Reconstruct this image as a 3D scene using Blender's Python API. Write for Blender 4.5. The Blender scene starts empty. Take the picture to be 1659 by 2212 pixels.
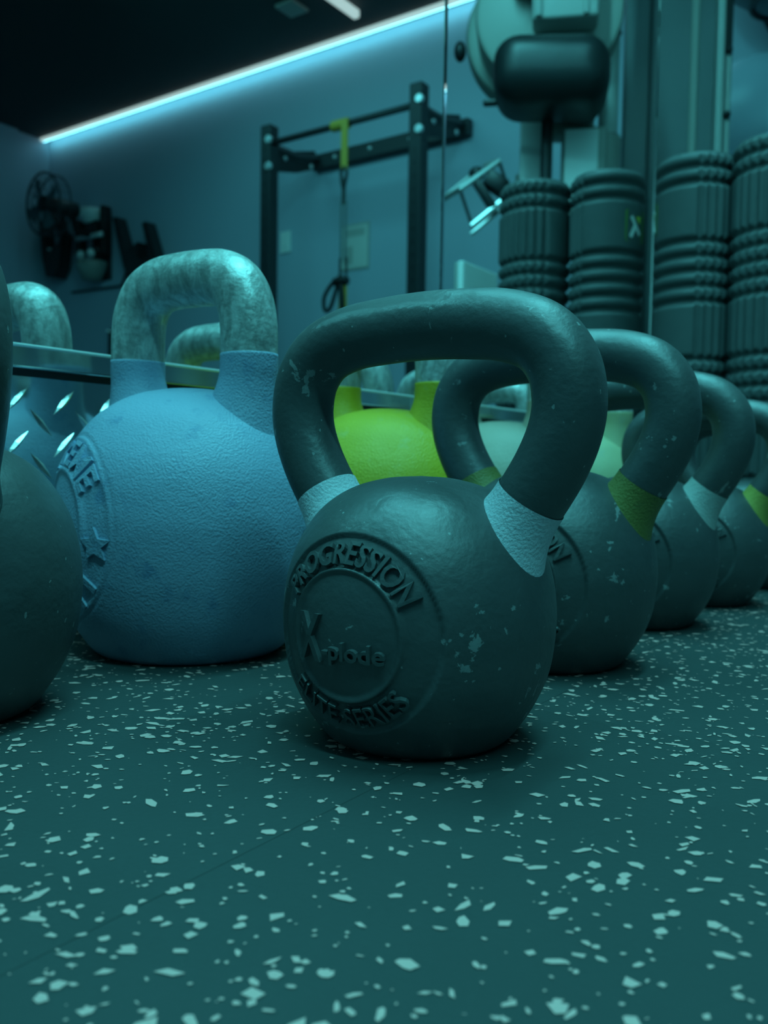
import bpy, bmesh, math, random
import numpy as np
from mathutils import Matrix, Vector

random.seed(7)
rng = np.random.default_rng(7)
SC = bpy.context.scene
COL = SC.collection
PI = math.pi

# ------------------------------------------------------------------ camera
H = 0.127                      # lens height above the rubber floor (m)
YAW, PITCH, ROLL = math.radians(34.9555), math.radians(-3.072), math.radians(0.8404)
fw = Vector((math.cos(YAW) * math.cos(PITCH), math.sin(YAW) * math.cos(PITCH), math.sin(PITCH)))
r0 = Vector((math.sin(YAW), -math.cos(YAW), 0))
u0 = r0.cross(fw)
rt = r0 * math.cos(ROLL) + u0 * math.sin(ROLL)
up = u0 * math.cos(ROLL) - r0 * math.sin(ROLL)
cam = bpy.data.cameras.new('camera')
cam.sensor_fit = 'HORIZONTAL'
cam.sensor_width = 36.0
cam.lens = 1889.0 / 1659.0 * 36.0
cam.clip_start = 0.01
cam.dof.use_dof = True
cam.dof.focus_distance = 0.40
cam.dof.aperture_fstop = 16.0
camo = bpy.data.objects.new('camera', cam)
COL.objects.link(camo)
camo.matrix_world = Matrix(((rt.x, up.x, -fw.x, 0), (rt.y, up.y, -fw.y, 0), (rt.z, up.z, -fw.z, H), (0, 0, 0, 1)))
SC.camera = camo

# ------------------------------------------------------------------ world, exposure
w = bpy.data.worlds.new('world'); SC.world = w; w.use_nodes = True
w.node_tree.nodes['Background'].inputs[0].default_value = (0.02, 0.08, 0.09, 1)
w.node_tree.nodes['Background'].inputs[1].default_value = 0.3
SC.view_settings.view_transform = 'Standard'
SC.view_settings.look = 'None'
SC.view_settings.gamma = 1.0
SC.view_settings.use_curve_mapping = False
SC.view_settings.exposure = -0.42
TEAL = (0.15, 0.93, 1.0)       # colour of the gym's LED light

# room (metres): X runs along the mirror wall, Y points into the mirror
D = 4.38 * H                   # mirror plane
XW = 4.90                      # end wall
XL = -2.6
YB = 2 * D - 7.22              # wall opposite the mirror
ZC = 3.03                      # ceiling

# overhead lamp and two added fill lights (area lights; housings built with fixtures below)
def area(name, loc, sx, sy, power, col=TEAL, rot=(0, 0, 0), spread=180):
    l = bpy.data.lights.new(name, 'AREA'); l.shape = 'RECTANGLE'; l.size = sx; l.size_y = sy
    l.energy = power; l.color = col; l.spread = math.radians(spread)
    o = bpy.data.objects.new(name, l); COL.objects.link(o); o.location = loc; o.rotation_euler = rot
    return o
LAMP_A = area('ceiling_area_light', (0.85, 0.00, ZC - 0.07), 1.8, 0.10, 84)
WALL_FILL = area('wall_fill_light', (3.30, -1.80, ZC - 0.20), 0.45, 3.6, 12, rot=(0, math.radians(-52), 0), spread=125)  # added out of view, tilted to brighten the end wall
SIDE_FILL = area('ceiling_area_light', (-0.7, -1.0, ZC - 0.07), 0.10, 2.4, 70)  # fill added behind the lens to lift the sides of the bells

# ------------------------------------------------------------------ materials
def mat(name, col=(0.5, 0.5, 0.5), rough=0.5, metal=0.0, emit=None, estr=0.0, spec=0.5):
    m = bpy.data.materials.new(name); m.use_nodes = True
    b = m.node_tree.nodes['Principled BSDF']
    b.inputs['Base Color'].default_value = (*col, 1); b.inputs['Roughness'].default_value = rough
    b.inputs['Metallic'].default_value = metal
    b.inputs['Specular IOR Level'].default_value = spec
    if emit:
        b.inputs['Emission Color'].default_value = (*emit, 1); b.inputs['Emission Strength'].default_value = estr
    return m
class NT:
    def __init__(s, m, shift=False):
        s.t = m.node_tree; s.b = s.t.nodes['Principled BSDF']
        s.co = s.t.nodes.new('ShaderNodeTexCoord').outputs['Object']
        if shift:                                  # every bell carries its own wear
            oi = s.t.nodes.new('ShaderNodeObjectInfo'); ad = s.t.nodes.new('ShaderNodeVectorMath'); ad.operation = 'MULTIPLY_ADD'
            s.t.links.new(oi.outputs['Random'], ad.inputs[0]); ad.inputs[1].default_value = (31, 17, 23); s.t.links.new(s.co, ad.inputs[2]); s.co = ad.outputs[0]
    def noise(s, scale, detail=3, rough=0.5, vec=None, dist=0.0):
        n = s.t.nodes.new('ShaderNodeTexNoise'); n.inputs['Scale'].default_value = scale
        n.inputs['Detail'].default_value = detail; n.inputs['Roughness'].default_value = rough
        n.inputs['Distortion'].default_value = dist
        s.t.links.new(vec or s.co, n.inputs['Vector']); return n.outputs['Fac']
    def scaled(s, v):
        n = s.t.nodes.new('ShaderNodeMapping'); n.inputs['Scale'].default_value = v
        s.t.links.new(s.co, n.inputs['Vector']); return n.outputs['Vector']
    def ramp(s, fac, a, b, ca=(0, 0, 0), cb=(1, 1, 1)):
        n = s.t.nodes.new('ShaderNodeValToRGB'); e = n.color_ramp.elements
        e[0].position = a; e[1].position = b; e[0].color = (*ca, 1); e[1].color = (*cb, 1)
        s.t.links.new(fac, n.inputs[0]); return n.outputs[0]
    def mix(s, fac, c1, c2):
        n = s.t.nodes.new('ShaderNodeMix'); n.data_type = 'RGBA'
        for i, c in ((6, c1), (7, c2)):
            if isinstance(c, tuple): n.inputs[i].default_value = (*c, 1)
            else: s.t.links.new(c, n.inputs[i])
        if isinstance(fac, float): n.inputs[0].default_value = fac
        else: s.t.links.new(fac, n.inputs[0])
        return n.outputs[2]
    def math(s, op, a, b):
        n = s.t.nodes.new('ShaderNodeMath'); n.operation = op
        for i, c in ((0, a), (1, b)):
            if isinstance(c, (int, float)): n.inputs[i].default_value = c
            else: s.t.links.new(c, n.inputs[i])
        return n.outputs[0]
    def bump(s, hgt, strength, dist):
        n = s.t.nodes.new('ShaderNodeBump'); n.inputs['Strength'].default_value = strength
        n.inputs['Distance'].default_value = dist; s.t.links.new(hgt, n.inputs['Height'])
        s.t.links.new(n.outputs[0], s.b.inputs['Normal'])
    def col(s, c): s.t.links.new(c, s.b.inputs['Base Color'])
    def rough(s, c): s.t.links.new(c, s.b.inputs['Roughness'])

def kb_black():
    m = mat('black_enamel', (0.07, 0.085, 0.09), 0.5, spec=1.0); n = NT(m, True)
    big = n.noise(2.6, 2); fine = n.noise(9, 6, 0.65, dist=0.4)
    chip = n.ramp(n.math('ADD', fine, n.math('MULTIPLY', big, 0.35)), 0.84, 0.855)
    tiny = n.ramp(n.noise(30, 2, 0.5), 0.735, 0.75)
    wear = n.math('MAXIMUM', chip, tiny)
    n.col(n.mix(wear, n.mix(n.noise(5, 4), (0.050, 0.058, 0.060), (0.072, 0.080, 0.083)), (0.24, 0.26, 0.26)))
    n.rough(n.ramp(n.noise(4, 5), 0.3, 0.75, (0.44,) * 3, (0.58,) * 3))
    hgt = n.math('ADD', n.math('MULTIPLY', n.noise(40, 3), 0.35), n.math('ADD', n.math('MULTIPLY', n.noise(12, 5), 0.8), n.math('MULTIPLY', wear, -0.35)))
    n.bump(hgt, 0.16, 0.004)
    return m
def kb_paint(name, col, dark):
    m = mat(name, col, 0.5); n = NT(m)
    n.col(n.mix(n.ramp(n.math('ADD', n.noise(7, 6, 0.6), n.math('MULTIPLY', n.noise(2), 0.3)), 0.74, 0.9), col, dark))
    n.rough(n.ramp(n.noise(3, 3), 0.3, 0.7, (0.45,) * 3, (0.58,) * 3))
    n.bump(n.math('ADD', n.noise(85, 2, 0.5), n.math('MULTIPLY', n.noise(9, 3), 0.8)), 0.34, 0.0022)
    return m
def steel():
    m = mat('worn_steel', (0.4, 0.42, 0.42), 0.38, 0.35); n = NT(m)
    v = n.scaled((5, 5, 2.2))
    n.col(n.mix(n.ramp(n.noise(3.2, 6, 0.65, v, 0.6), 0.38, 0.66), (0.32, 0.33, 0.32), (0.66, 0.68, 0.66)))
    n.rough(n.ramp(n.noise(4, 5, 0.6, v), 0.3, 0.7, (0.36,) * 3, (0.6,) * 3))
    n.bump(n.noise(30, 4), 0.2, 0.004)
    return m
def floor_rubber():
    m = mat('black_rubber', (0.10, 0.125, 0.13), 0.62, spec=0.35); n = NT(m)
    n.col(n.mix(n.ramp(n.noise(5, 5), 0.35, 0.7), (0.030, 0.042, 0.042), (0.040, 0.052, 0.052)))
    n.bump(n.noise(420, 3), 0.15, 0.0008)
    return m
def wall_paint():
    m = mat('blue_grey_wall_paint', (0.36, 0.42, 0.50), 0.6); n = NT(m)
    n.col(n.mix(n.noise(0.8, 3), (0.42, 0.48, 0.58), (0.48, 0.54, 0.64)))
    n.bump(n.noise(160, 3), 0.08, 0.002)
    return m
def foam():
    m = mat('black_foam', (0.06, 0.075, 0.078), 0.6); n = NT(m)
    n.col(n.mix(n.noise(30, 4), (0.055, 0.068, 0.07), (0.08, 0.094, 0.096)))
    n.bump(n.noise(500, 2), 0.12, 0.0008)
    return m
M = dict(
    black=kb_black(), steel=steel(), rubber=floor_rubber(), wall=wall_paint(), foam=foam(),
    blue=kb_paint('blue_enamel', (0.29, 0.39, 0.53), (0.16, 0.26, 0.42)),
    lime=kb_paint('lime_enamel', (0.56, 0.43, 0.015), (0.56, 0.48, 0.10)),
    mint=kb_paint('mint_enamel', (0.40, 0.33, 0.26), (0.34, 0.32, 0.26)),
    sand=kb_paint('sand_enamel', (0.45, 0.42, 0.24), (0.4, 0.4, 0.28)),
    grey=kb_paint('grey_enamel', (0.36, 0.40, 0.40), (0.25, 0.28, 0.28)),
    band_blue=kb_paint('pale_blue_band', (0.72, 0.74, 0.80), (0.5, 0.55, 0.62)),
    band_green=kb_paint('dark_green_band', (0.20, 0.20, 0.05), (0.12, 0.14, 0.05)),
    band_pale=kb_paint('pale_teal_band', (0.52, 0.55, 0.53), (0.38, 0.42, 0.40)),
    band_lime=kb_paint('lime_band', (0.45, 0.40, 0.08), (0.35, 0.35, 0.10)),
    fleck=mat('grey_rubber_fleck', (0.66, 0.36, 0.32), 0.6),
    ceiling=mat('dark_ceiling_paint', (0.035, 0.045, 0.05), 0.8),
    darkwall=mat('dark_wall_paint', (0.10, 0.13, 0.16), 0.7),
    mirror=mat('mirror_glass', (0.84, 0.87, 0.87), 0.0, 1.0),
    alu=mat('brushed_aluminium', (0.72, 0.74, 0.74), 0.16, 1.0),
    tread=mat('polished_tread_plate', (0.66, 0.70, 0.70), 0.10, 1.0),
    lug=mat('worn_tread_diamond', (0.85, 0.86, 0.84), 0.28, 0.9),
    lip=mat('whitened_metal_lip', (0.9, 0.92, 0.92), 0.32, 0.35),  # channel edge whitened, its lamp glint put into the colour
    powder=mat('black_powder_coat', (0.022, 0.026, 0.03), 0.5),
    blackp=mat('black_plastic', (0.010, 0.012, 0.014), 0.45),
    vinyl=mat('black_vinyl', (0.016, 0.02, 0.022), 0.42),
    shell=mat('grey_machine_shell', (0.30, 0.31, 0.28), 0.45),
    shell2=mat('light_grey_panel', (0.40, 0.42, 0.40), 0.4),
    column=mat('dark_grey_panel', (0.10, 0.125, 0.13), 0.4),
    white=mat('white_plastic', (0.88, 0.88, 0.86), 0.3),
    paper=mat('pale_paper', (0.68, 0.66, 0.62), 0.6),
    paper2=mat('grey_print', (0.46, 0.45, 0.42), 0.6),
    chrome=mat('chrome', (0.85, 0.86, 0.86), 0.35, 0.6),
    bolt=mat('zinc_bolt', (0.75, 0.78, 0.8), 0.3, 0.6),
    yellow=mat('lime_webbing', (0.60, 0.38, 0.05), 0.6),
    web=mat('dark_webbing', (0.04, 0.05, 0.05), 0.7),
    webgrey=mat('grey_webbing', (0.17, 0.20, 0.21), 0.7),
    ball=mat('pale_blue_ball_vinyl', (0.66, 0.76, 0.90), 0.35),
    darkball=mat('dark_ball_rubber', (0.11, 0.13, 0.15), 0.5),
    led=mat('led_diffuser', (0.8, 0.8, 0.8), 0.5, emit=(0.62, 0.83, 0.80), estr=0.95),
    ledwall=mat('added_glow_face', (0.8, 0.8, 0.8), 0.5, emit=(0.20, 0.85, 1.0), estr=12.0),  # glow of the added face hidden behind the strip
    housing=mat('lamp_housing', (0.03, 0.035, 0.04), 0.6),
    logo_green=mat('green_print', (0.10, 0.22, 0.02), 0.5),
    logo_lime=mat('lime_print', (0.55, 0.62, 0.05), 0.5),
    logo_white=mat('white_print', (0.75, 0.75, 0.72), 0.5),
    screen=mat('instruction_card', (0.92, 0.92, 0.9), 0.2),
)

# ------------------------------------------------------------------ mesh helpers
def mesh(name, V, Fs, m, smooth=True, ang=None):
    me = bpy.data.meshes.new(name)
    me.from_pydata([tuple(map(float, v)) for v in V], [], [tuple(map(int, f)) for f in Fs]); me.validate()
    bm = bmesh.new(); bm.from_mesh(me); bmesh.ops.recalc_face_normals(bm, faces=bm.faces); bm.to_mesh(me); bm.free()
    if smooth:
        me.polygons.foreach_set('use_smooth', [True] * len(me.polygons))
        if ang is not None:
            me.set_sharp_from_angle(angle=math.radians(ang))
    me.materials.append(m)
    return me
def link(name, me, parent=None, loc=None):
    o = bpy.data.objects.new(name, me); COL.objects.link(o)
    if parent: o.parent = parent
    if loc is not None: o.location = loc
    return o
def thing(name, label, cat, loc=(0, 0, 0), rz=0.0, scale=1.0, group=None):
    o = bpy.data.objects.new(name, None); COL.objects.link(o)
    o.location = loc; o.rotation_euler = (0, 0, rz); o.scale = (scale,) * 3; o.empty_display_size = 0.05
    tag(o, label, cat, group); return o
def tag(o, label, cat, group=None):
    o['label'] = label; o['category'] = cat
    if group: o['group'] = group
    return o
def struct(name, me):
    o = link(name, me); o['kind'] = 'structure'; return o
def copy_tree(o, parent=None):
    c = o.copy(); COL.objects.link(c); c.parent = parent
    for ch in list(o.children): copy_tree(ch, c)
    return c
def join(*parts):
    V = []; Fs = []
    for v, f in parts:
        k = len(V); V += [tuple(x) for x in v]; Fs += [tuple(i + k for i in q) for q in f]
    return V, Fs
def box(c, s, bev=0.0, seg=2, rot=None):
    bm = bmesh.new(); bmesh.ops.create_cube(bm, size=1)
    for v in bm.verts: v.co = Vector((v.co.x * s[0], v.co.y * s[1], v.co.z * s[2]))
    if bev > 0: bmesh.ops.bevel(bm, geom=list(bm.edges), offset=bev, segments=seg, affect='EDGES', profile=0.5)
    V = [v.co.copy() for v in bm.verts]; bm.verts.index_update(); Fs = [[v.index for v in f.verts] for f in bm.faces]; bm.free()
    if rot is not None: V = [rot @ v for v in V]
    return [v + Vector(c) for v in V], Fs
def crom(P, n):
    P = np.array(P, float); out = []
    Q = np.vstack([2 * P[0] - P[1], P, 2 * P[-1] - P[-2]])
    for i in range(1, len(Q) - 2):
        for k in range(n):
            t = k / n; a, b, c, d = Q[i - 1:i + 3]
            out.append(.5 * (2 * b + (c - a) * t + (2 * a - 5 * b + 4 * c - d) * t * t + (3 * b - a - 3 * c + d) * t ** 3))
    out.append(Q[-2]); return np.array(out)
def sweep(path, rad, n=24, cap=True, flat=None, ref=None):
    """tube along path; rad number or list; flat = (a, b) scale of the section"""
    P = np.array(path, float); N = len(P)
    R = np.full(N, rad) if np.isscalar(rad) else np.array(rad, float)
    T = np.gradient(P, axis=0); T /= np.linalg.norm(T, axis=1)[:, None]
    a = np.array(ref if ref is not None else ((0, 0, 1) if abs(T[0][2]) < .9 else (1, 0, 0)), float)
    V = []; Fs = []; fx, fy = flat or (1, 1)
    nrm = a - T[0] * (a @ T[0]); nrm /= np.linalg.norm(nrm)
    for i in range(N):
        nrm = nrm - T[i] * (nrm @ T[i]); nrm /= np.linalg.norm(nrm); bi = np.cross(T[i], nrm)
        for k in range(n):
            t = 2 * PI * k / n; V.append(P[i] + R[i] * (fx * math.cos(t) * nrm + fy * math.sin(t) * bi))
    for i in range(N - 1):
        for k in range(n):
            Fs.append((i * n + k, i * n + (k + 1) % n, (i + 1) * n + (k + 1) % n, (i + 1) * n + k))
    if cap: Fs.append(tuple(range(n))); Fs.append(tuple((N - 1) * n + k for k in range(n)))
    return V, Fs
def cyl(a, b, r, n=20, bev=0.0):
    a = np.array(a, float); b = np.array(b, float); d = b - a; L = np.linalg.norm(d)
    if bev > 0:
        ts = [0, .3 * bev / L, bev / L, 1 - bev / L, 1 - .3 * bev / L, 1]; rs = [r - bev, r - .3 * bev, r, r, r - .3 * bev, r - bev]
    else: ts = [0, 1]; rs = [r, r]
    return sweep([a + d * t for t in ts], rs, n)
def lathe(prof, n=48, c=(0, 0, 0)):
    V = []; Fs = []; m = len(prof)
    for k in range(n):
        t = 2 * PI * k / n
        for (r, z) in prof: V.append((c[0] + r * math.cos(t), c[1] + r * math.sin(t), c[2] + z))
    for k in range(n):
        for i in range(m - 1):
            a = k * m + i; b = ((k + 1) % n) * m + i; Fs.append((a, b, b + 1, a + 1))
    return V, Fs
def ring(c, R, r, axis, n=48, k=10, start=0, end=2 * PI):
    ax = Vector(axis).normalized(); e1 = ax.orthogonal().normalized(); e2 = ax.cross(e1); V = []; Fs = []
    for i in range(n):
        t = 2 * PI * i / n; d = e1 * math.cos(t) + e2 * math.sin(t)
        for j in range(k):
            s = 2 * PI * j / k; V.append(Vector(c) + d * (R + r * math.cos(s)) + ax * r * math.sin(s))
    for i in range(n):
        for j in range(k):
            Fs.append((i * k + j, i * k + (j + 1) % k, ((i + 1) % n) * k + (j + 1) % k, ((i + 1) % n) * k + j))
    return V, Fs
def sphere(c, r, n=32, m=16, s=(1, 1, 1)):
    V = [(c[0], c[1], c[2] - r * s[2])]; Fs = []
    for i in range(1, m):
        p = -PI / 2 + PI * i / m
        for k in range(n):
            t = 2 * PI * k / n; V.append((c[0] + r * s[0] * math.cos(p) * math.cos(t), c[1] + r * s[1] * math.cos(p) * math.sin(t), c[2] + r * s[2] * math.sin(p)))
    V.append((c[0], c[1], c[2] + r * s[2]))
    for k in range(n): Fs.append((0, 1 + (k + 1) % n, 1 + k))
    for i in range(m - 2):
        for k in range(n):
            a = 1 + i * n; Fs.append((a + k, a + (k + 1) % n, a + n + (k + 1) % n, a + n + k))
    L = len(V) - 1
    for k in range(n): Fs.append((L, L - n + k, L - n + (k + 1) % n))
    return V, Fs
def prism(poly, t0, t1, org, ex, ey, ez):
    """polygon in (ex, ey), extruded t0..t1 along ez"""
    org, ex, ey, ez = map(lambda q: np.array(q, float), (org, ex, ey, ez)); n = len(poly)
    V = [org + ex * p[0] + ey * p[1] + ez * t for t in (t0, t1) for p in poly]
    Fs = [tuple(range(n)), tuple(range(2 * n - 1, n - 1, -1))] + [(i, (i + 1) % n, n + (i + 1) % n, n + i) for i in range(n)]
    return V, Fs

# ------------------------------------------------------------------ room shell
def slab(name, x0, x1, y0, y1, z0, z1, m):
    return struct(name, mesh(name, *box(((x0 + x1) / 2, (y0 + y1) / 2, (z0 + z1) / 2), (x1 - x0, y1 - y0, z1 - z0)), m, False))
floor = slab('floor', XL, XW, YB, D + .01, -.09, -.012, M['darkwall'])
slab('ceiling', XL - .1, XW + .1, YB - .1, D + .11, ZC, ZC + .1, M['ceiling'])
slab('wall_right', XW, XW + .1, YB - .1, D + .11, -.09, ZC, M['wall'])
slab('wall_back', XL - .1, XW, D + .01, D + .11, -.09, ZC, M['wall'])
slab('wall_left', XL - .1, XL, YB - .1, D + .01, -.09, ZC, M['darkwall'])
slab('wall_front', XL, XW, YB - .1, YB, -.09, ZC, M['wall'])
slab('trim_2', XW - .75, XW - .33, YB, YB + .04, -.012, ZC, M['wall'])   # flat pilaster in the far corner

# rubber mats, one object each; a joint runs along x = .418 and y = .1956
gx = [XL] + [.418 + k for k in range(-3, 5) if XL < .418 + k < XW] + [XW]
gy = [YB] + [.1956 + k for k in range(-7, 1) if YB < .1956 + k < D] + [D]
for i in range(len(gx) - 1):
    for j in range(len(gy) - 1):
        sx, sy = gx[i + 1] - gx[i] - .0002, gy[j + 1] - gy[j] - .0002
        me = mesh('rubber_mat', *box((0, 0, 0), (sx, sy, .012), .0002, 1), M['rubber'], False)
        link('rubber_mat', me, floor, ((gx[i] + gx[i + 1]) / 2, (gy[j] + gy[j + 1]) / 2, -.006))

def flecks():
    V = []; Fs = []
    cell = .0128
    xs = np.arange(0.05, 3.4, cell); ys = np.arange(-.75, D - .01, cell)
    dens = lambda x, y: 0.62 + .38 * math.sin(x * 23 + 2 * math.sin(y * 17)) * math.sin(y * 29 + 1.3)
    for x in xs:
        for y in ys:
            if y < .19 * x - .62 - .1 * x: continue
            k = rng.poisson(2.9 * (0.55 + .75 * dens(x, y)))
            for _ in range(k):
                cx, cy = x + rng.random() * cell, y + rng.random() * cell
                s = .0006 + .0020 * rng.random() ** 2.1
                if rng.random() < .28: s *= .5
                el = 1 + 1.1 * rng.random() ** 2
                th = rng.normal(-1.05, .75); n = rng.integers(4, 7)
                a0 = np.sort(rng.random(n) * .55 + np.arange(n)) / n * 2 * PI
                rr = s * (.75 + .5 * rng.random(n))
                px = rr * np.cos(a0) * el; py = rr * np.sin(a0) / math.sqrt(el)
                b = len(V); c, sn = math.cos(th), math.sin(th)
                z = .00025 + .0001 * rng.random()
                V += [(cx + c * p - sn * q, cy + sn * p + c * q, z) for p, q in zip(px, py)]
                Fs.append(tuple(range(b, b + n)))
    me = bpy.data.meshes.new('rubber_fleck'); me.from_pydata(V, [], Fs); me.materials.append(M['fleck'])
    o = link('rubber_flecks', me, floor); o['kind'] = 'stuff'
    o['label'] = 'pale grey flecks scattered through the black rubber floor'
flecks()

# ------------------------------------------------------------------ mirror wall: tread plate, channel, panels
ZP = 1.455 * H
plate = thing('tread_plate', 'polished metal tread plate with raised diamonds along the mirror foot', 'tread plate', (0, D, 0))
x0p, x1p = -1.0, XW - .01
link('plate', mesh('plate', *box(((x0p + x1p) / 2, -.004, ZP / 2), (x1p - x0p, .004, ZP), .0005, 1), M['tread'], False), plate)
lug_poly = [(-.5, 0), (-.25, .06), (0, .09), (.25, .06), (.5, 0), (.25, -.06), (0, -.09), (-.25, -.06)]
def lug(sign):
    L = .20 * H; V = []; Fs = []; a = sign * math.radians(47); c, s = math.cos(a), math.sin(a)
    for (p, q) in lug_poly: V.append((L * (c * p - s * q), 0, L * (s * p + c * q)))
    for p in (-.40, -.2, 0, .2, .40): V.append((L * c * p, -.0021 * (1 - (p / .5) ** 2), L * s * p))
    Fs = [(0, 1, 8), (1, 2, 10, 9), (1, 9, 8), (2, 3, 11, 10), (3, 12, 11), (3, 4, 12), (0, 8, 7), (7, 8, 9), (7, 9, 10, 6), (6, 10, 11, 5), (5, 11, 12), (5, 12, 4)]
    return mesh('raised_diamond', V, Fs, M['lug'], False)
lugs = {1: lug(1), -1: lug(-1)}
PXP, PZP = .285 * H * 4.38 / 4.32, .238 * H
cnt = 0
for i in range(-2, 23):
    for j in range(6):
        for sgn, ox, oz in ((1, 2.70, 1.325), (-1, 2.842, 1.205)):
            x = ox * H * 4.38 / 4.32 + i * PXP; z = oz * H - j * PZP
            if z < .09 * H or x < .24: continue
            link('raised_diamond', lugs[sgn], plate, (x, -.006, z)); cnt += 1
ch = mesh('trim_1', *join(box(((x0p + x1p) / 2, D - .0055, 1.553 * H), (x1p - x0p, .011, .118 * H), .0007, 1),
                                                    box(((x0p + x1p) / 2, D - .0105, 1.497 * H), (x1p - x0p, .003, .012 * H), .0006, 2)), M['alu'], False)
struct('trim_1', ch)
struct('trim_4', mesh('trim_4', *box(((x0p + x1p) / 2, D - .0095, 1.612 * H), (x1p - x0p, .006, .018 * H), .0008, 2), M['lip'], False))
struct('trim_3', mesh('trim_3', *box(((x0p + x1p) / 2, D - .003, 1.472 * H), (x1p - x0p, .008, .034 * H)), M['blackp'], False))
XS = [-.623, .143, .909, 1.675, 2.86, 3.88, XW - .005]
plab = ['frameless wall mirror panel left of the blue kettlebell', 'frameless wall mirror panel above the blue kettlebell',
        'frameless wall mirror panel between the two visible joints', 'frameless wall mirror panel right of the foam rollers',
        'wall mirror panel next but one before the end wall', 'last wall mirror panel reaching the end wall']
for k in range(6):
    a, b = XS[k] + .0004, XS[k + 1] - .0004
    z0, z1 = 1.62 * H, 2.35; bv = .0035; y1 = D + .009; y0 = D + .0000
    V = [(a, y1, z0), (b, y1, z0), (b, y1, z1), (a, y1, z1), (a, y0 + .0005, z0), (b, y0 + .0005, z0), (b, y0 + .0005, z1), (a, y0 + .0005, z1),
         (a + bv, y0, z0 + .0005), (b - bv, y0, z0 + .0005), (b - bv, y0, z1 - bv), (a + bv, y0, z1 - bv)]
    Fs = [(0, 1, 2, 3)] + [(i, (i + 1) % 4, 4 + (i + 1) % 4, 4 + i) for i in range(4)] + [(4 + i, 4 + (i + 1) % 4, 8 + (i + 1) % 4, 8 + i) for i in range(4)] + [(8, 9, 10, 11)]
    o = link('mirror_panel', mesh('mirror_panel', V, Fs, M['mirror'], False))
    tag(o, plab[k], 'mirror', 'mirror panels')

# ------------------------------------------------------------------ kettlebells (unit = lens height, scaled per bell)
def body_mesh(name, prof, m, logo, rot=0.0, n=420, mz=290):
    P = crom(prof, 24)
    L = np.r_[0, np.cumsum(np.linalg.norm(np.diff(P, axis=0), axis=1))]
    t = np.linspace(0, L[-1], mz); pr = np.interp(t, L, P[:, 0]); pz = np.interp(t, L, P[:, 1])
    th = np.linspace(0, 2 * PI, n, endpoint=False)
    TH, R = np.meshgrid(th, pr, indexing='ij'); _, Z = np.meshgrid(th, pz, indexing='ij')
    X = R * np.sin(TH); Y = -R * np.cos(TH)
    zl, ro, ri = logo['z'], logo['ro'], logo['ri']; wd = logo['w']
    cz = logo['cz']
    rho = np.hypot(X, Z - zl); front = Y < 0
    sm = lambda e0, e1, x: np.clip((x - e0) / (e1 - e0), 0, 1) ** 2 * (3 - 2 * np.clip((x - e0) / (e1 - e0), 0, 1))
    d = -logo['dep'] * (1 - sm(ro - wd * .35, ro + wd * .35, rho)) + logo['rim'] * np.exp(-((rho - ri) / (wd * .9)) ** 2)
    d += logo.get('orim', 0) * np.exp(-((rho - ro + wd) / (wd * .8)) ** 2)
    d = np.where(front, d, 0)
    N = np.stack([X, Y, Z - cz], -1); N /= np.linalg.norm(N, axis=-1)[..., None] + 1e-9
    Pt = np.stack([X, Y, Z], -1) + N * d[..., None]
    c, s = math.cos(rot), math.sin(rot)
    Pt = np.stack([c * Pt[..., 0] - s * Pt[..., 1], s * Pt[..., 0] + c * Pt[..., 1], Pt[..., 2]], -1)
    V = Pt.reshape(-1, 3)
    Fs = [(i * mz + j, ((i + 1) % n) * mz + j, ((i + 1) % n) * mz + j + 1, i * mz + j + 1) for i in range(n) for j in range(mz - 1)]
    bm = bmesh.new(); vs = [bm.verts.new(v) for v in V]
    for f in Fs: bm.faces.new([vs[i] for i in f])
    bmesh.ops.remove_doubles(bm, verts=bm.verts, dist=1e-5)
    bmesh.ops.recalc_face_normals(bm, faces=bm.faces)
    me = bpy.data.meshes.new(name); bm.to_mesh(me); bm.free()
    me.polygons.foreach_set('use_smooth', [True] * len(me.polygons)); me.materials.append(m)
    return me
def on_body(P, cz):
    """returns f(a, b, t): point at logo coordinates on the revolved body, lifted by t"""
    P = crom(P, 24); k = np.argsort(P[:, 1]); zz, rr = P[k, 1], P[k, 0]
    def f(a, z, t):
        r = np.interp(z, zz, rr); y = -math.sqrt(max(r * r - a * a, 1e-6))
        n = np.array([a, y, z - cz]); n /= np.linalg.norm(n)
        return np.array([a, y, z]) + n * t
    return f
def text_geo(s, bold=.02):
    cu = bpy.data.curves.new('t', 'FONT'); cu.body = s; cu.align_x = 'CENTER'; cu.extrude = .5; cu.offset = bold; cu.resolution_u = 3
    o = bpy.data.objects.new('t', cu); COL.objects.link(o)
    dg = bpy.context.evaluated_depsgraph_get(); me = bpy.data.meshes.new_from_object(o.evaluated_get(dg))
    bm = bmesh.new(); bm.from_mesh(me)
    bmesh.ops.triangulate(bm, faces=bm.faces)
    V = np.array([v.co[:] for v in bm.verts]); bm.verts.index_update(); Fs = [[v.index for v in f.verts] for f in bm.faces]; bm.free()
    bpy.data.objects.remove(o); bpy.data.curves.remove(cu); bpy.data.meshes.remove(me)
    return V, Fs
CAP = .70
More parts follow.
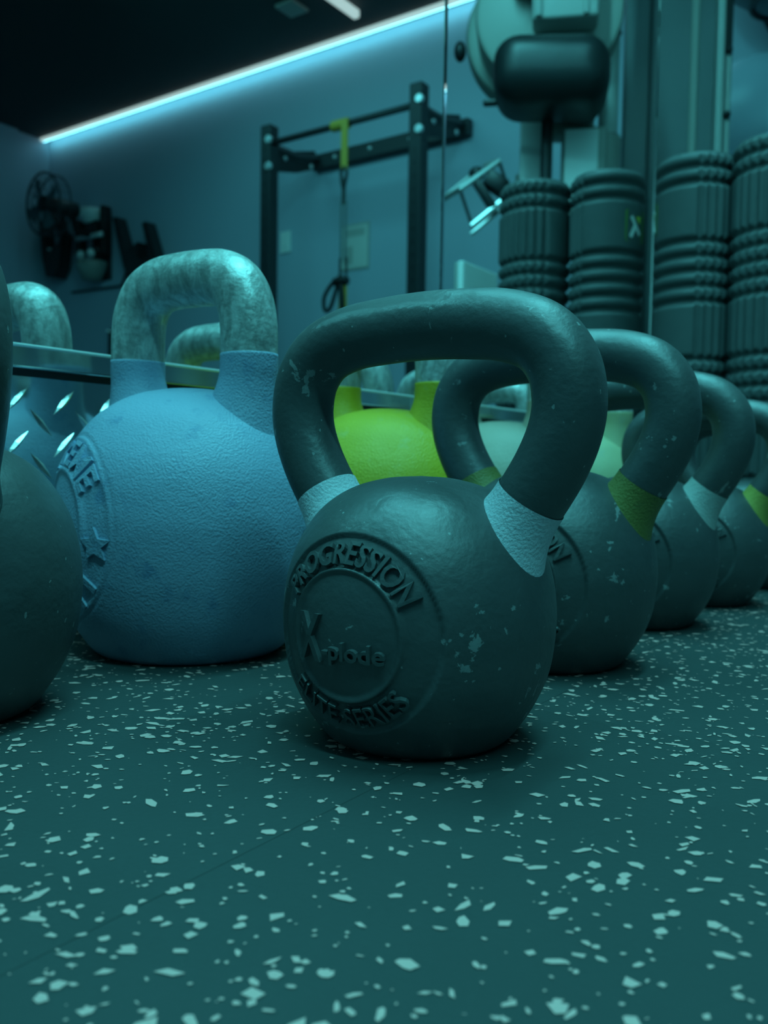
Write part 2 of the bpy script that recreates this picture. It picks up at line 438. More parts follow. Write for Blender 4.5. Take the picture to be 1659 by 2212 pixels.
def letters(name, txt, surf, zl, m, rmid=0, arc=0, height=.07, mode='top', width=None, off=(0, 0), lift=.016, rot=0.0, dep=.012, bold=.02):
    V, Fs = text_geo(txt, bold)
    wx = V[:, 0].max() - V[:, 0].min(); V[:, 0] -= (V[:, 0].max() + V[:, 0].min()) / 2
    out = []
    for x, y, z in V:
        yy = (y / CAP - .5) * height; t = lift if z > 0 else -.02
        t -= dep
        if mode == 'flat': a, b = off[0] + x / wx * width, off[1] + yy
        else:
            an = x / wx * arc
            if mode == 'top': rho = rmid + yy; a, b = rho * math.sin(an), rho * math.cos(an)
            else: rho = rmid - yy; a, b = rho * math.sin(an), -rho * math.cos(an)
        out.append(surf(a, zl + b, t))
    c, s = math.cos(rot), math.sin(rot)
    out = [(c * p[0] - s * p[1], s * p[0] + c * p[1], p[2]) for p in out]
    return mesh(name, out, Fs, m, False)

PROF1 = [(0, .0), (.15, 0), (.29, .0), (.335, .010), (.375, .052), (.435, .145), (.482, .26), (.502, .39), (.503, .50), (.484, .62), (.44, .735), (.365, .84), (.26, .913), (.13, .952), (0, .962)]
LOGO1 = dict(z=.435, ro=.335, ri=.222, w=.009, dep=.014, rim=.013, cz=.46)
half = [(.20, .52), (.28, .64), (.355, .755), (.43, .868), (.512, 1.0), (.562, 1.12), (.575, 1.23), (.548, 1.345), (.468, 1.437), (.335, 1.487), (.17, 1.505), (0, 1.511)]
HP1 = crom(half + [(-a, z) for a, z in half[-2::-1]], 10)
HP1 = np.stack([HP1[:, 0], np.zeros(len(HP1)), HP1[:, 1]], 1)
def hrad1(z, x):
    g = max(0.0, (.885 - z) / .20); return .124 + .075 * min(g, 1.3) ** 2
surf1 = on_body(PROF1, .46)
black_meshes = dict(
    body=body_mesh('kettlebell_body', PROF1, M['black'], LOGO1),
    handle=mesh('kettlebell_handle', *sweep(HP1, [hrad1(p[2], p[0]) for p in HP1], 40, ref=(0, 1, 0)), M['black']),
    word_top=letters('raised_word', 'PROGRESSION', surf1, .435, M['black'], .277, 2.15, .072, 'top'),
    word_mid=letters('raised_word', '-plode', surf1, .435, M['black'], mode='flat', width=.235, height=.058, off=(.055, -.045)),
    word_x=letters('raised_word', 'X', surf1, .435, M['black'], mode='flat', width=.105, height=.155, off=(-.125, -.01)),
    word_bot=letters('raised_word', 'ELITE SERIES', surf1, .435, M['black'], .277, 1.75, .068, 'bottom', bold=.0),
)
def band_mesh(side):
    P = [p for p in HP1 if (p[0] * side > 0 and .70 < p[2] < .905 and abs(p[0]) > .3)]
    P = np.array(P);
    return mesh('colour_band', *sweep(P, [hrad1(p[2], p[0]) + .0035 for p in P], 40, cap=False, ref=(0, 1, 0)), M['band_blue'])
bands = [band_mesh(1), band_mesh(-1)]
def black_bell(x, y, s, label, band, rz=-90, band_label=None):
    o = thing('kettlebell', label, 'kettlebell', (x * H, y * H, 0), math.radians(rz), s * H, 'black kettlebells in the front row')
    b = link('body', black_meshes['body'], o)
    for k in ('word_top', 'word_mid', 'word_x', 'word_bot'): link('raised_word', black_meshes[k], b)
    link('handle', black_meshes['handle'], o)
    if band:
        for me in bands:
            c = link('colour_band', me, o)
            c.material_slots[0].link = 'OBJECT'; c.material_slots[0].material = M[band]
            if band_label: c['label'] = band_label
    return o
black_bell(2.735, 1.745, 1.0, 'nearest black kettlebell with pale blue collar bands and chipped enamel', 'band_blue', band_label='pale blue collar band')
black_bell(4.20, 1.868, 1.04, 'second black kettlebell in the front row with dark green collar bands', 'band_green', band_label='dark green collar band')
black_bell(5.61, 1.90, 1.0, 'third black kettlebell in the front row with pale grey collar bands', 'band_pale', band_label='pale grey collar band')
black_bell(6.82, 1.80, .94, 'fourth black kettlebell in the front row with lime collar bands', 'band_lime', band_label='lime collar band')
black_bell(8.05, 1.80, .95, 'farthest black kettlebell in the front row, cut by the right edge', None)
o = black_bell(1.78, 3.42, 1.13, 'black kettlebell cut off by the left edge beside the blue one', None, -107)
o['group'] = 'kettlebells in the back row'

# back row: coloured bells with bare steel handles
PROF2 = [(0, 0), (.25, 0), (.44, 0), (.495, .012), (.55, .075), (.635, .22), (.69, .40), (.712, .60), (.708, .76), (.672, .94), (.60, 1.09), (.485, 1.235), (.33, 1.335), (.16, 1.382), (0, 1.395)]
LOGO2 = dict(z=.66, ro=.475, ri=.30, w=.02, dep=.012, rim=.016, orim=.014, cz=.68)
half2 = [(.20, .70), (.27, .92), (.325, 1.10), (.37, 1.28), (.396, 1.45), (.398, 1.58), (.395, 1.70), (.372, 1.815), (.312, 1.91), (.215, 1.958), (.11, 1.97), (0, 1.972)]
HP2 = crom(half2 + [(-a, z) for a, z in half2[-2::-1]], 10)
HP2 = np.stack([HP2[:, 0], np.zeros(len(HP2)), HP2[:, 1]], 1)
def hrad2(z):
    if z >= 1.46: return .146
    f = .146 + .15 * ((1.46 - min(max(z, 1.10), 1.46)) / .40) ** 1.7
    return f if z > 1.12 else max(.05, f - (1.12 - z) * .62)
surf2 = on_body(PROF2, .68)
BR = math.radians(-27)
steelP = np.array([p for p in HP2 if p[2] > 1.50])
legP = lambda s: np.array([p for p in HP2 if p[0] * s > 0 and p[2] < 1.56])
def emblem():
    parts = []
    c, s = math.cos(BR), math.sin(BR)
    def add(poly, lift=.016):
        n = len(poly); V = [surf2(a, .66 + b, lift - .012) for a, b in poly] + [surf2(a, .66 + b, -.03) for a, b in poly]
        parts.append((V, [tuple(range(n))] + [(i, (i + 1) % n, n + (i + 1) % n, n + i) for i in range(n)]))
    def star(cx, cy, R, r, k=5, a0=PI / 2):
        return [(cx + (R if i % 2 == 0 else r) * math.cos(a0 + PI * i / k), cy + (R if i % 2 == 0 else r) * math.sin(a0 + PI * i / k)) for i in range(2 * k)]
    add(star(.375, -.055, .085, .038)); add(star(-.375, -.055, .085, .038))
    for k in range(-3, 4):                       # slanted rays below the ring
        an = k * .30; p = lambda r, da: (r * math.sin(an + da), -r * math.cos(an + da))
        add([p(.32, -.045), p(.445, -.035), p(.445, .035), p(.32, .045)])
    add([(-.16, .06), (-.06, .02), (0, .13), (.06, .02), (.16, .06), (.10, -.04), (.14, -.17), (0, -.10), (-.14, -.17), (-.10, -.04)])
    V, Fs = join(*parts)
    return [(c * p[0] - s * p[1], s * p[0] + c * p[1], p[2]) for p in V], Fs
comp_meshes = dict(
    body=body_mesh('kettlebell_body', PROF2, M['blue'], LOGO2, BR, 340, 240),
    legs=[mesh('kettlebell_leg', *sweep(legP(s), [hrad2(p[2]) + .002 for p in legP(s)], 36, ref=(0, 1, 0)), M['blue']) for s in (1, -1)],
    handle=mesh('kettlebell_handle', *sweep(steelP, .146, 36, ref=(0, 1, 0)), M['steel']),
    word=letters('raised_word', 'XTREME', surf2, .66, M['blue'], .385, 1.95, .115, 'top', lift=.02, rot=BR, dep=.012),
    emblem=mesh('emblem', *emblem(), M['blue'], False),
)
def colour_bell(x, y, s, label, m, rz=-90):
    o = thing('kettlebell', label, 'kettlebell', (x * H, y * H, 0), math.radians(rz), s * H, 'kettlebells in the back row')
    def use(c):
        c.material_slots[0].link = 'OBJECT'; c.material_slots[0].material = M[m]; return c
    b = use(link('body', comp_meshes['body'], o))
    use(link('raised_word', comp_meshes['word'], b)); use(link('emblem', comp_meshes['emblem'], b))
    for l in comp_meshes['legs']: use(link('handle_leg', l, o))
    c = link('handle', comp_meshes['handle'], o); c['label'] = 'bare worn steel grip'
    return o
colour_bell(3.27, 3.56, 1.0, 'blue kettlebell with bare worn steel handle and raised emblem', 'blue', -86)
colour_bell(5.05, 3.52, 1.0, 'lime green kettlebell seen through the nearest black handle', 'lime', -88)
colour_bell(6.80, 3.52, 1.0, 'mint green kettlebell seen through the second black handle', 'mint', -92)
colour_bell(8.50, 3.52, 1.0, 'sandy yellow kettlebell behind the third black one', 'sand', -90)
colour_bell(10.2, 3.45, 1.0, 'grey kettlebell with pale steel handle in front of the foam rollers', 'grey', -90)

# ------------------------------------------------------------------ foam rollers
RR, RH = .0715, .685
def roller_mesh(t0, t1, ngr):
    n, mz = 180, 330
    z = np.linspace(0, RH, mz); th = np.linspace(0, 2 * PI, n, endpoint=False)
    d = RH - z
    g = np.zeros(mz); ribzone = np.zeros(mz)
    cuts = []
    start = 0.0
    for k in range(4):                                   # groups of ribs down the roller
        base = -.052 + k * .2075
        for q in range(5): cuts.append(base + q * .0262)
    for c in cuts: g = np.maximum(g, np.exp(-np.abs((d - c) / .0062) ** 2.6))
    g = np.maximum(g, np.clip((.006 - d) / .006, 0, 1) ** 2)          # rounded top edge
    gv = np.zeros(n)
    for k in range(ngr):
        c = t0 + (t1 - t0) * (k + .5) / ngr
        dt = (th - c + PI) % (2 * PI) - PI
        gv = np.maximum(gv, np.exp(-((dt) / .055) ** 2))
    Rg = RR - .0075 * np.maximum(g[None, :], gv[:, None] * .8)
    TH, Z = np.meshgrid(th, z, indexing='ij')
    V = np.stack([Rg * np.cos(TH), Rg * np.sin(TH), Z], -1).reshape(-1, 3).tolist()
    Fs = [(i * mz + j, ((i + 1) % n) * mz + j, ((i + 1) % n) * mz + j + 1, i * mz + j + 1) for i in range(n) for j in range(mz - 1)]
    # annular ends
    k0 = len(V)
    for zz in (RH, 0):
        for i in range(n): V.append((.05 * math.cos(th[i]), .05 * math.sin(th[i]), zz))
    for i in range(n):
        j = (i + 1) % n
        Fs.append((i * mz + mz - 1, j * mz + mz - 1, k0 + j, k0 + i)); Fs.append((i * mz, k0 + n + i, k0 + n + j, j * mz))
    return mesh('foam_sleeve', V, Fs, M['foam'])
core = mesh('hollow_core', *lathe([(.0505, 0), (.0505, RH - .001), (.046, RH - .001), (.046, 0), (.0505, 0)], 48), M['blackp'])
RX = 1.655; RY3 = D - .012 - RR; RY4 = RY3 - 2 * RR - .002
for y, a, nm in ((RY3, (-2.85, -1.45), 'black ribbed foam roller standing against the mirror, logo towards the glass'),
                 (RY4, (-4.0, -1.35), 'black ribbed foam roller farther from the mirror, cut by the right edge')):
    o = thing('foam_roller', nm, 'foam roller', (RX - (.022 if y == RY4 else 0), y + (.003 if y == RY4 else 0), 0), 0, 1, 'foam rollers standing at the mirror')
    link('foam_sleeve', roller_mesh(a[0], a[1], 6 if y == RY3 else 11), o); link('hollow_core', core, o)
    if y == RY3:
        an = math.atan2(.93, -.37); zc = RH - .105
        def patch(name, poly, m, t, parent):
            # poly in (sideways, up) metres wrapped round the sleeve; dense outline not needed at this size
            V = []; n = len(poly)
            for q in (t, -.004):
                for (p, zz) in poly:
                    a_ = an - p / RR; V.append(((RR + q) * math.cos(a_), (RR + q) * math.sin(a_), zc + zz))
            return link(name, mesh(name, V, [tuple(range(n))] + [(i, (i + 1) % n, n + (i + 1) % n, n + i) for i in range(n)], m, False), parent)
        def rrect(w_, h_, r_):
            return [(sx * (w_ - r_) + r_ * math.cos(b), sy * (h_ - r_) + r_ * math.sin(b)) for sx, sy, b0 in ((1, 1, 0), (-1, 1, PI / 2), (-1, -1, PI), (1, -1, 1.5 * PI)) for b in np.linspace(b0, b0 + PI / 2, 4)]
        lp = patch('logo_patch', rrect(.024, .030, .006), M['logo_green'], .0006, o); lp['label'] = 'green logo patch'
        # real print; the mirror turns it round
        f = -1
        patch('logo_mark', [(f * .009, .019), (f * .014, .015), (f * -.009, -.017), (f * -.014, -.012)], M['logo_white'], .0011, lp)
        patch('logo_mark', [(f * -.002, -.001), (f * .004, .004), (f * .015, -.019), (f * .010, -.023)], M['logo_white'], .0011, lp)
        patch('logo_triangle', [(f * -.012, .019), (f * .000, .017), (f * -.011, .006)], M['logo_lime'], .0011, lp)

# ------------------------------------------------------------------ everything the mirror shows (standing on the camera's side)
def ry(yv): return 2 * D - yv          # distance seen in the glass -> real y

# LED strip along the end wall: dim diffuser towards the room, added hidden glow face towards the wall
XSt, ZSt = XW - .09, ZC - .012
ya, yb = YB + .03, D - .02
o = thing('led_strip', 'long white LED strip light along the ceiling edge of the end wall', 'strip light', (XSt, (ya + yb) / 2, ZSt))
L_ = yb - ya
link('diffuser', mesh('diffuser', *box((-.004, 0, -.008), (.034, L_, .026), .004, 2), M['led'], False), o)
link('added_wall_glow', mesh('added_wall_glow', *box((.0155, 0, -.008), (.004, L_ - .01, .024)), M['ledwall'], False), o)
# ceiling fixtures; the last two house the added fill lights
for nm, lab, (cx, cy), (sx, sy), vis in (
        ('ceiling_lamp', 'linear ceiling lamp above the kettlebells', (.80, .0), (2.0, .14), None),
        ('ceiling_lamp', 'linear ceiling lamp in the middle of the room', (3.05, -2.36), (1.8, .14), (4.58, .06)),
        ('ceiling_lamp', 'added unseen fill lamp turned towards the end wall', (3.12, -1.80), (.30, 3.7), None),
        ('ceiling_lamp', 'added unseen fill lamp across the open end of the room', (-.7, -1.0), (.14, 2.5), None)):
    o = thing(nm, lab, 'ceiling lamp', (cx, cy, ZC - .03), group='linear ceiling lamps')
    link('housing', mesh('housing', *box((0, 0, 0), (sx, sy, .06), .004, 1), M['housing'], False), o)
    if vis:
        link('diffuser', mesh('diffuser', *box((1.22, 0, -.005), (.63, .045, .05), .006, 2), M['led'], False), o)
o = link('ceiling_plate', mesh('ceiling_plate', *box((0, 0, 0), (.16, .15, .02), .004, 2), M['shell'], False), None, (4.33, ry(3.80), ZC - .01))
tag(o, 'small square plate on the dark ceiling beside the strip light', 'ceiling plate')

# pull-up rack in front of the end wall
K = 4.9 / 3.94
XR = 4.35; yL, yR = ry(4.0), ry(2.835); ZT = 2.33
o = thing('pull_up_rack', 'black steel pull-up rack with two posts at the end wall', 'rack', (XR, (yL + yR) / 2, 0))
yc = (yL + yR) / 2
for yy in (yL, yR):
    p = link('post', mesh('post', *box((0, yy - yc, ZT / 2), (.085, .085, ZT), .006, 2), M['powder'], False), o)
    for k in range(16):
        link('bolt_hole', mesh('bolt_hole', *cyl((-.0435, yy - yc, 1.05 + k * .075), (-.042, yy - yc, 1.05 + k * .075), .011, 10), M['blackp'], False), p)
    for dz in (-.10, -.27):
        link('bolt', mesh('bolt', *cyl((-.055, yy - yc + .03, ZT + dz), (-.03, yy - yc + .03, ZT + dz), .026, 12, .004), M['bolt'], False), p)
    a = link('side_arm', mesh('side_arm', *sweep([(.03, yy - yc, ZT - .13), (.25, yy - yc, ZT - .125), (XW - XR - .07, yy - yc, ZT - .075)], .04, 4, ref=(0, 0, 1), flat=(1, .8)), M['powder'], False), o)
    g = link('gusset_plate', mesh('gusset_plate', *prism([(.03, ZT - .14), (.20, ZT - .10), (.46, ZT - .02), (.50, ZT - .13), (.28, ZT - .22), (.03, ZT - .28)], -.006, .006, (0, yy - yc, 0), (1, 0, 0), (0, 0, 1), (0, 1, 0)), M['powder'], False), o)
    for q in ((.15, ZT - .16), (.36, ZT - .10), (.42, ZT - .14)):
        link('bolt', mesh('bolt', *sphere((q[0], yy - yc - .0, q[1]), .02, 10, 6), M['bolt']), g)
link('pull_up_bar', mesh('pull_up_bar', *cyl((-.0, yL - yc, ZT - .11), (-.0, yR - yc, ZT - .11), .02, 16), M['powder']), o)
cb = link('wall_beam', mesh('wall_beam', *box((XW - XR - .034, 0, ZT - .085), (.06, abs(yR - yL) + .10, .10), .005, 2), M['powder'], False), o)
for q in (-.42, -.12, .2, .45): link('bolt', mesh('bolt', *sphere((XW - XR - .066, q, ZT - .085), .016, 10, 6), M['bolt']), cb)

# suspension trainer on the bar
ys = ry(3.375); xs = XR - .0
o = thing('suspension_strap', 'lime and black suspension strap with two handles hanging on the pull-up bar', 'strap', (xs, ys, 0))
zb = ZT - .11
link('anchor_wrap', mesh('anchor_wrap', *cyl((0, -.10, zb), (0, .03, zb), .033, 16, .006), M['yellow']), o)
link('anchor_strap', mesh('anchor_strap', *box((-.03, .02, zb - .14), (.012, .05, .30), .003, 1), M['yellow'], False), o)
link('carabiner', mesh('carabiner', *sweep(crom([(-.03, .02, zb - .27), (-.03, -.004, zb - .31), (-.03, .015, zb - .40), (-.03, .040, zb - .31), (-.03, .022, zb - .27)], 6), .010, 8), M['blackp']), o)
link('upper_strap', mesh('upper_strap', *box((-.03, .018, zb - .42), (.008, .030, .16), .002, 1), M['web'], False), o)
for q in (.004, .036): link('main_strap', mesh('main_strap', *box((-.03, q, zb - .66), (.006, .020, .36), .002, 1), M['webgrey'], False), o)
for q in (-.002, .045): link('handle_strap', mesh('handle_strap', *box((-.03, q, zb - .89), (.008, .018, .14), .002, 1), M['web'], False), o)
for dy in (-.075, .02):
    link('foot_loop', mesh('foot_loop', *sweep(crom([(-.03, .01, zb - .93), (-.04, dy * .7, zb - .97), (-.045, dy * 1.5, zb - 1.05), (-.04, dy * 1.5, zb - 1.13), (-.04, dy * .9, zb - 1.12), (-.035, dy * .3, zb - 1.0), (-.03, .01, zb - .95)], 6), .013, 8), M['blackp']), o)
link('grip', mesh('grip', *cyl((-.035, -.045, zb - .965), (-.035, .06, zb - .965), .026, 12, .004), M['blackp']), o)
link('lower_strap', mesh('lower_strap', *box((-.03, .02, zb - 1.20), (.008, .065, .42), .003, 1), M['yellow'], False), o)

# things on the end wall
o = thing('poster', 'pale framed notice with a small picture on the end wall', 'notice', (XW, ry(3.70), 1.63))
link('frame', mesh('frame', *box((-.004, 0, 0), (.008, .245, .315), .002, 1), M['paper2'], False), o)
sh = link('sheet', mesh('sheet', *box((-.009, 0, 0), (.002, .222, .285)), M['paper'], False), o)
link('picture', mesh('picture', *box((-.0105, -.055, -.055), (.001, .08, .12)), M['paper2'], False), sh)
link('heading', mesh('heading', *box((-.0105, 0, .095), (.001, .17, .05)), M['paper2'], False), sh)
o = thing('light_switch', 'small white switch plate beside the left rack post', 'switch', (XW, ry(4.335), 1.745))
link('plate', mesh('plate', *box((-.006, 0, 0), (.012, .10, .155), .003, 2), M['white'], False), o)
link('rocker', mesh('rocker', *box((-.0135, 0, 0), (.006, .05, .075), .002, 1), M['white'], False), o)

# wall fan near the far corner
fy, fz = ry(6.30), 2.16; fx = 4.22
o = thing('wall_fan', 'round wire-caged wall fan in the far corner', 'fan', (fx, fy, fz))
ax = Vector((-.97, -.05, -.05)).normalized()
cg = join(ring((0, 0, 0), .24, .008, ax), ring(ax * .045, .15, .003, ax, 36, 6), ring(-ax * .10, .235, .006, ax))
e1 = ax.orthogonal().normalized(); e2 = ax.cross(e1)
for k in range(24):
    t = 2 * PI * k / 24; d = e1 * math.cos(t) + e2 * math.sin(t)
    cg = join(cg, sweep([ax * .07 + d * .03, ax * .05 + d * .15, d * .24, -ax * .10 + d * .235], .0022, 5))
link('cage', mesh('cage', *cg, M['powder']), o)
for k in range(4):
    t = PI / 2 * k + .4; d = e1 * math.cos(t) + e2 * math.sin(t); d2 = ax.cross(d)
    link('blade', mesh('blade', *prism([(.03, -.02), (.19, -.06), (.215, 0), (.19, .06), (.03, .02)], -.002, .002, (0, 0, 0) , d, d2 * .9 + ax * .25, ax), M['darkwall'], False), o)
link('motor', mesh('motor', *cyl(-ax * .30, ax * .02, .065, 20, .015), M['blackp']), o)
link('wall_bracket', mesh('wall_bracket', *join(sweep([-ax * .25, (.40, -.13, -.10), (XW - fx, -.13, -.12)], .028, 10), box((XW - fx - .01, -.13, -.12), (.02, .14, .2), .004, 1)), M['blackp']), o)

# gear hanging on pegs of the end wall
def peg(root, z):
    link('peg', mesh('peg', *cyl((-.17, 0, z), (0, 0, z), .010, 10), M['chrome']), root)
yg = ry(6.99)
o = thing('boxing_pad', 'black curved boxing pad hanging left of the chrome bracket', 'boxing pad', (XW, yg, 0))
peg(o, 2.0)
link('pad_shell', mesh('pad_shell', *prism([(-.16, .20), (-.12, .22), (-.10, .02), (0, -.06), (.12, .0), (.14, .10), (.17, .06), (.12, -.22), (.05, -.30), (-.06, -.28), (-.12, -.1)], -.15, -.03, (0, 0, 2.05), (0, 1, 0), (0, 0, 1), (1, 0, 0)), M['vinyl'], False), o)
link('wrist_strap', mesh('wrist_strap', *sweep(crom([(-.09, .10, 2.16), (-.09, .0, 2.26), (-.09, -.10, 2.34), (-.09, -.17, 2.42)], 6), .045, 10, flat=(1, .6)), M['blackp']), o)
link('wrist_strap', mesh('wrist_strap', *sweep(crom([(-.09, .17, 2.36), (-.09, .10, 2.28), (-.09, .16, 2.10), (-.09, .12, 1.96)], 6), .032, 10, flat=(1, .6)), M['blackp']), o)
yg = ry(6.44)
o = thing('chrome_bracket', 'chrome and white wall bracket among the hanging black gear', 'bracket', (XW, yg, .11))
link('back_plate', mesh('back_plate', *box((-.01, 0, 1.86), (.02, .24, .56), .004, 1), M['powder'], False), o)
link('cup', mesh('cup', *lathe([(.0, -.07), (.07, -.06), (.10, 0), (.105, .05), (.095, .05), (.09, 0), (0, -.05)], 24, (-.12, .0, 2.11)), M['white']), o)
link('arm', mesh('arm', *box((-.10, .0, 2.0), (.10, .16, .14), .02, 2), M['blackp'], False), o)
link('cross_bar', mesh('cross_bar', *cyl((-.14, -.17, 1.93), (-.14, .17, 1.93), .022, 14), M['chrome']), o)
link('cross_bar', mesh('cross_bar', *cyl((-.14, -.12, 1.80), (-.14, .14, 1.80), .03, 14), M['blackp']), o)
for q in (-.08, .06): link('knob', mesh('knob', *sphere((-.17, q, 1.78), .036, 14, 8), M['white']), o)
link('lower_cup', mesh('lower_cup', *lathe([(0, -.10), (.08, -.09), (.12, .0), (.13, .06), (.115, .06), (.105, 0), (0, -.08)], 24, (-.12, 0, 1.66)), M['shell']), o)
link('wire_frame', mesh('wire_frame', *sweep(crom([(-.018, .34, 1.88), (-.018, .36, 1.72), (-.018, .34, 1.64), (-.018, .27, 1.52), (-.018, .24, 1.51), (-.018, -.42, 1.52)], 5), .010, 8), M['powder']), o)
link('side_pad', mesh('side_pad', *box((-.09, .15, 1.97), (.10, .05, .42), .02, 2), M['blackp'], False), o)
link('side_pad', mesh('side_pad', *box((-.09, -.19, 1.95), (.10, .07, .30), .02, 2), M['blackp'], False), o)
yg = ry(5.91)
o = thing('hook_pad', 'black J-shaped padded hook on the wall left of the rack', 'hook', (XW, yg, 0))
link('hook_pad', mesh('hook_pad', *prism([(-.24, .36), (-.19, .36), (-.07, .06), (.08, .12), (.07, .0), (.13, -.05), (.22, .0), (.13, .26), (.18, .27), (.31, -.05), (.24, -.13), (.10, -.24), (-.02, -.20), (-.10, -.06)], -.13, -.03, (0, 0, 1.80), (0, 1, 0), (0, 0, 1), (1, 0, 0)), M['vinyl'], False), o)
link('mount', mesh('mount', *box((-.015, .02, 1.75), (.03, .16, .2), .004, 1), M['powder'], False), o)
o = thing('hanging_handle', 'small black handle hanging low on the end wall', 'handle', (XW, ry(6.18), 0))
peg(o, 1.22)
link('grip', mesh('grip', *box((-.08, 0, 1.12), (.08, .12, .26), .025, 2), M['vinyl'], False), o)

# exercise machine and cable tower between the mirror and the end wall.  Local frame: ex sideways, ey away, in the glass
yv0 = 1.35; X0 = 2.9
az = math.atan2(yv0, X0)
EX = Vector((math.sin(az), -math.cos(az), 0)); EY = Vector((math.cos(az), math.sin(az), 0)); OR = Vector((X0, yv0, 0))
FL = lambda v: Vector((v.x, 2 * D - v.y, v.z))
ROOT = FL(OR)
def ML(name, geo, m, parent, smooth=True, ang=40):
    V, Fs = geo
    W = [FL(OR + EX * p[0] + EY * p[1] + Vector((0, 0, p[2]))) - ROOT for p in V]
    return link(name, mesh(name, W, [tuple(reversed(f)) for f in Fs], m, smooth, ang), parent)
mc = thing('exercise_machine', 'grey exercise machine with round shell and black padded seat', 'exercise machine', ROOT)
zy = lambda py: .127 + (1008 - py) / 600.0
xp = lambda px: (px - 1182) / 600.0
def disc(cx, cz, r, y0, y1, n=56, bev=.02):
    return cyl((cx, y0, cz), (cx, y1, cz), r, n, bev)
ML('round_shell', disc(xp(1163), zy(70), .268, .06, .18, 64, .03), M['shell'], mc)
ML('round_shell', disc(xp(1180), zy(78), .25, -.10, .06, 64, .02), M['shell'], mc)
hb = ML('hub', disc(xp(1130), zy(28), .045, -.17, -.09, 32, .012), M['shell2'], mc)
ML('hub_cap', disc(xp(1137), zy(22), .018, -.19, -.16, 20, .004), M['blackp'], hb)
ML('hub_cap', disc(xp(1130), zy(42), .015, -.185, -.16, 20, .004), M['blackp'], hb)
ML('front_panel', box((xp(1212), -.16, zy(20)), (.215, .10, .36), .012, 3), M['shell2'], mc)
ML('panel_rib', box((xp(1160), -.215, zy(20)), (.022, .02, .35), .006, 2), M['shell2'], mc)
ML('panel_rib', box((xp(1252), -.215, zy(20)), (.018, .012, .35), .005, 2), M['shell2'], mc)
# padded seat: rounded box sagging below
def pad():
    bm = bmesh.new(); bmesh.ops.create_cube(bm, size=1)
    for v in bm.verts: v.co = Vector((v.co.x * .372, v.co.y * .30, v.co.z * .215))
    bmesh.ops.bevel(bm, geom=list(bm.edges), offset=.085, segments=6, affect='EDGES', profile=.5)
    for v in bm.verts: v.co.z -= .055 * (v.co.x + .05)
    V = [v.co + Vector((xp(1187), -.20, zy(242))) for v in bm.verts]; bm.verts.index_update(); Fs = [[v.index for v in f.verts] for f in bm.faces]; bm.free()
    return V, Fs
ML('seat_pad', pad(), M['vinyl'], mc, True, 80)
ML('latch', box((xp(1072), -.12, zy(262)), (.07, .03, .018), .006, 2), M['blackp'], mc)
ML('side_knob', sphere((xp(990), .08, zy(100)), .028, 16, 10, (.8, 1, 1.3)), M['blackp'], mc)
ML('strut', sweep([(xp(1250), -.05, zy(235)), (xp(1262), -.05, zy(262)), (xp(1252), -.04, zy(300))], [.075, .055, .03], 14), M['column'], mc)
ML('seat_pole', cyl((xp(1182), -.12, .02), (xp(1182), -.12, zy(240)), .020, 18), M['blackp'], mc)
ML('pedestal', box((xp(1150), .10, zy(330) / 2 + .14), (.085, .08, zy(330) + .24), .01, 2), M['white'], mc)
ML('base_plate', box((xp(1190), -.02, .012), (.42, .42, .024), .006, 2), M['powder'], mc)
pt = ML('telescopic_post', cyl((xp(1300), .03, 0.02), (xp(1300), .03, zy(312)), .060, 28, .006), M['shell'], mc)
ML('post_sleeve', cyl((xp(1308), .03, zy(312)), (xp(1308), .03, zy(-260)), .034, 28), M['shell2'], mc)
for py in (310, 98): ML('post_ring', ring((xp(1308), .03, zy(py)), .036, .004, (0, 0, 1), 32, 8), M['blackp'], pt)
lb = ML('card_holder', box((xp(1258), -.06, zy(400)), (.155, .05, .30), .012, 3), M['shell'], mc)
ML('instruction_card', box((xp(1252), -.0865, zy(392)), (.112, .004, .25), .004, 1), M['screen'], lb)
ML('post_link', box((xp(1230), .0, zy(300)), (.16, .10, .05), .01, 2), M['shell'], mc)
# chrome pedal cage on a crank
def pp(px, py, y=0.0): return (xp(px) * 1.0, y, zy(py))
pdl = ML('pedal_frame', join(
    sweep([pp(1017, 374, .07), pp(964, 424, .03), pp(1003, 420, -.05), pp(1083, 360, -.02), pp(1052, 352, .06)], .011, 8),
    sweep([pp(1028, 497, -.04), pp(1105, 432, -.02)], .011, 8), sweep([pp(1024, 503, .03), pp(1122, 422, .05)], .008, 8)), M['chrome'], mc)
ML('pedal_leg', join(sweep([pp(1003, 422, -.045), pp(1030, 498, -.035)], .006, 8), sweep([pp(1083, 360, -.02), pp(1108, 430, -.02)], .006, 8)), M['powder'], pdl)
ML('pedal_strap', join(box(pp(1052, 424, 0), (.028, .08, .14), .006, 2, Matrix.Rotation(math.radians(-33), 3, 'Y')), box(pp(1078, 404, 0), (.085, .08, .06), .012, 2, Matrix.Rotation(math.radians(35), 3, 'Y'))), M['blackp'], pdl)
ML('pedal_pad', sphere(pp(1035, 376, .02), .030, 18, 10, (1, 1, .8)), M['vinyl'], pdl)
ML('crank', join(sweep([pp(1100, 415, .02), pp(1118, 400, .05), pp(1140, 398, .09)], .016, 10), cyl(pp(1121, 378, .04), pp(1119, 440, .04), .006, 8)), M['shell'], mc)

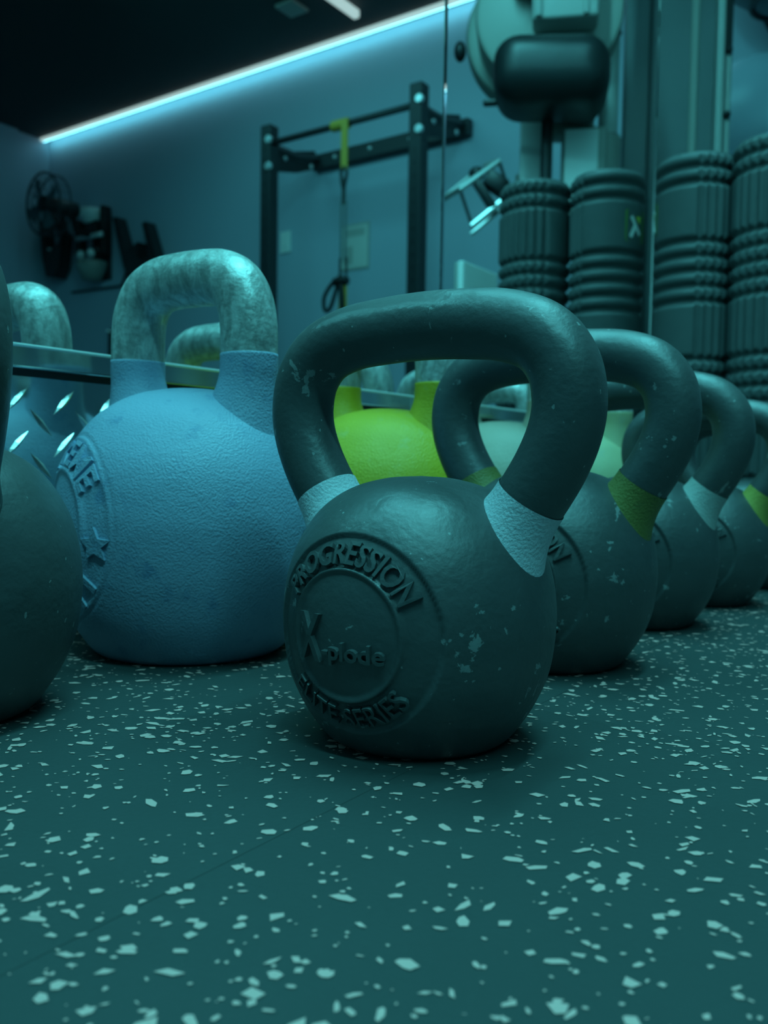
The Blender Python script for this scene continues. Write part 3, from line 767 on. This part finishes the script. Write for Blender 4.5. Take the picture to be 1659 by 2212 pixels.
# dark cable tower
tw = thing('cable_tower', 'tall dark grey cable tower with light edge rails', 'cable tower', FL(OR + EX * .42 + EY * .42))
R2 = FL(OR + EX * .42 + EY * .42)
def TL(name, geo, m, smooth=False, parent=tw):
    V, Fs = geo
    W = [FL(OR + EX * p[0] + EY * p[1] + Vector((0, 0, p[2]))) - R2 for p in V]
    return link(name, mesh(name, W, [tuple(reversed(f)) for f in Fs], m, smooth, 40), parent)
sc2 = 505.0
xq = lambda px: (px - 1182) / sc2
TL('tower_panel', box((xq(1415), .45, 1.12), ((1500 - 1330) / sc2, .10, 2.22), .006, 2), M['column'])
TL('panel_seam', box((xq(1378), .396, 1.15), (.012, .010, 2.1), .002, 1), M['powder'])
TL('panel_seam', box((xq(1460), .396, 1.15), (.028, .010, 2.1), .004, 1), M['shell'])
TL('edge_rail', box((xq(1506), .42, 1.12), (.026, .12, 2.22), .006, 2), M['shell2'])
TL('edge_rail', box((xq(1521), .44, .86), (.032, .10, 1.70), .008, 2), M['shell2'])
TL('edge_cover', box((xq(1526), .50, 1.9), (.040, .08, .62), .008, 2), M['powder'])
for zz in (1.72, 1.48): TL('pin', sphere((xq(1522), .38, zz), .014, 12, 8), M['blackp'], True)

# white board on a stand
wx, wyv = 2.55, 1.437
o = thing('sign_board', 'white square board on a stand reflected under the chrome pedal', 'board', (wx, ry(wyv), 0))
link('board', mesh('board', *box((.03, 0, .705), (.24, .022, .16), .006, 2), M['white'], False), o)
link('back_cover', mesh('back_cover', *box((.028, -.018, .705), (.235, .010, .155), .004, 1), M['shell2'], False), o)
link('stand', mesh('stand', *join(cyl((.04, -.02, .012), (.04, -.02, .64), .014, 12), cyl((.04, -.02, .0), (.04, -.02, .014), .13, 28)), M['powder']), o)

# exercise balls on wall brackets
def ball(c, r, label, m, seams):
    o = thing('exercise_ball', label, 'exercise ball', (c[0], c[1], c[2] - r), group='exercise balls on the end wall')
    b = link('ball', mesh('ball', *sphere((0, 0, r), r, 64, 32), m), o)
    for k in range(seams):
        z = r * (.35 + .3 * k); rad = math.sqrt(r * r - (z - r) ** 2)
        link('moulded_ring', mesh('moulded_ring', *ring((0, 0, z), rad, .004, (0, 0, 1), 64, 6), m), b)
    t = thing('ball_bracket', label.replace('exercise ball', 'bracket ring carrying the ball').replace(' on a wall bracket', ''), 'bracket', (XW, c[1], c[2] - r), group='ball brackets')
    zr = r * .12; rad = math.sqrt(r * r - (zr - r) ** 2)
    link('ring', mesh('ring', *ring((c[0] - XW, 0, zr - .012), rad, .012, (0, 0, 1), 48, 8), M['powder']), t)
    link('arm', mesh('arm', *join(*[cyl((c[0] - XW + rad * .6, s * rad * .75, zr - .012), (0, s * rad * .75, zr - .012), .012, 10) for s in (-1, 1)]), M['powder']), t)
ball((4.46, ry(.985), 1.66), .392, 'large pale blue exercise ball on a wall bracket', M['ball'], 2)
ball((4.52, ry(.90), 2.62), .33, 'dark grey exercise ball on a wall bracket', M['darkball'], 1)
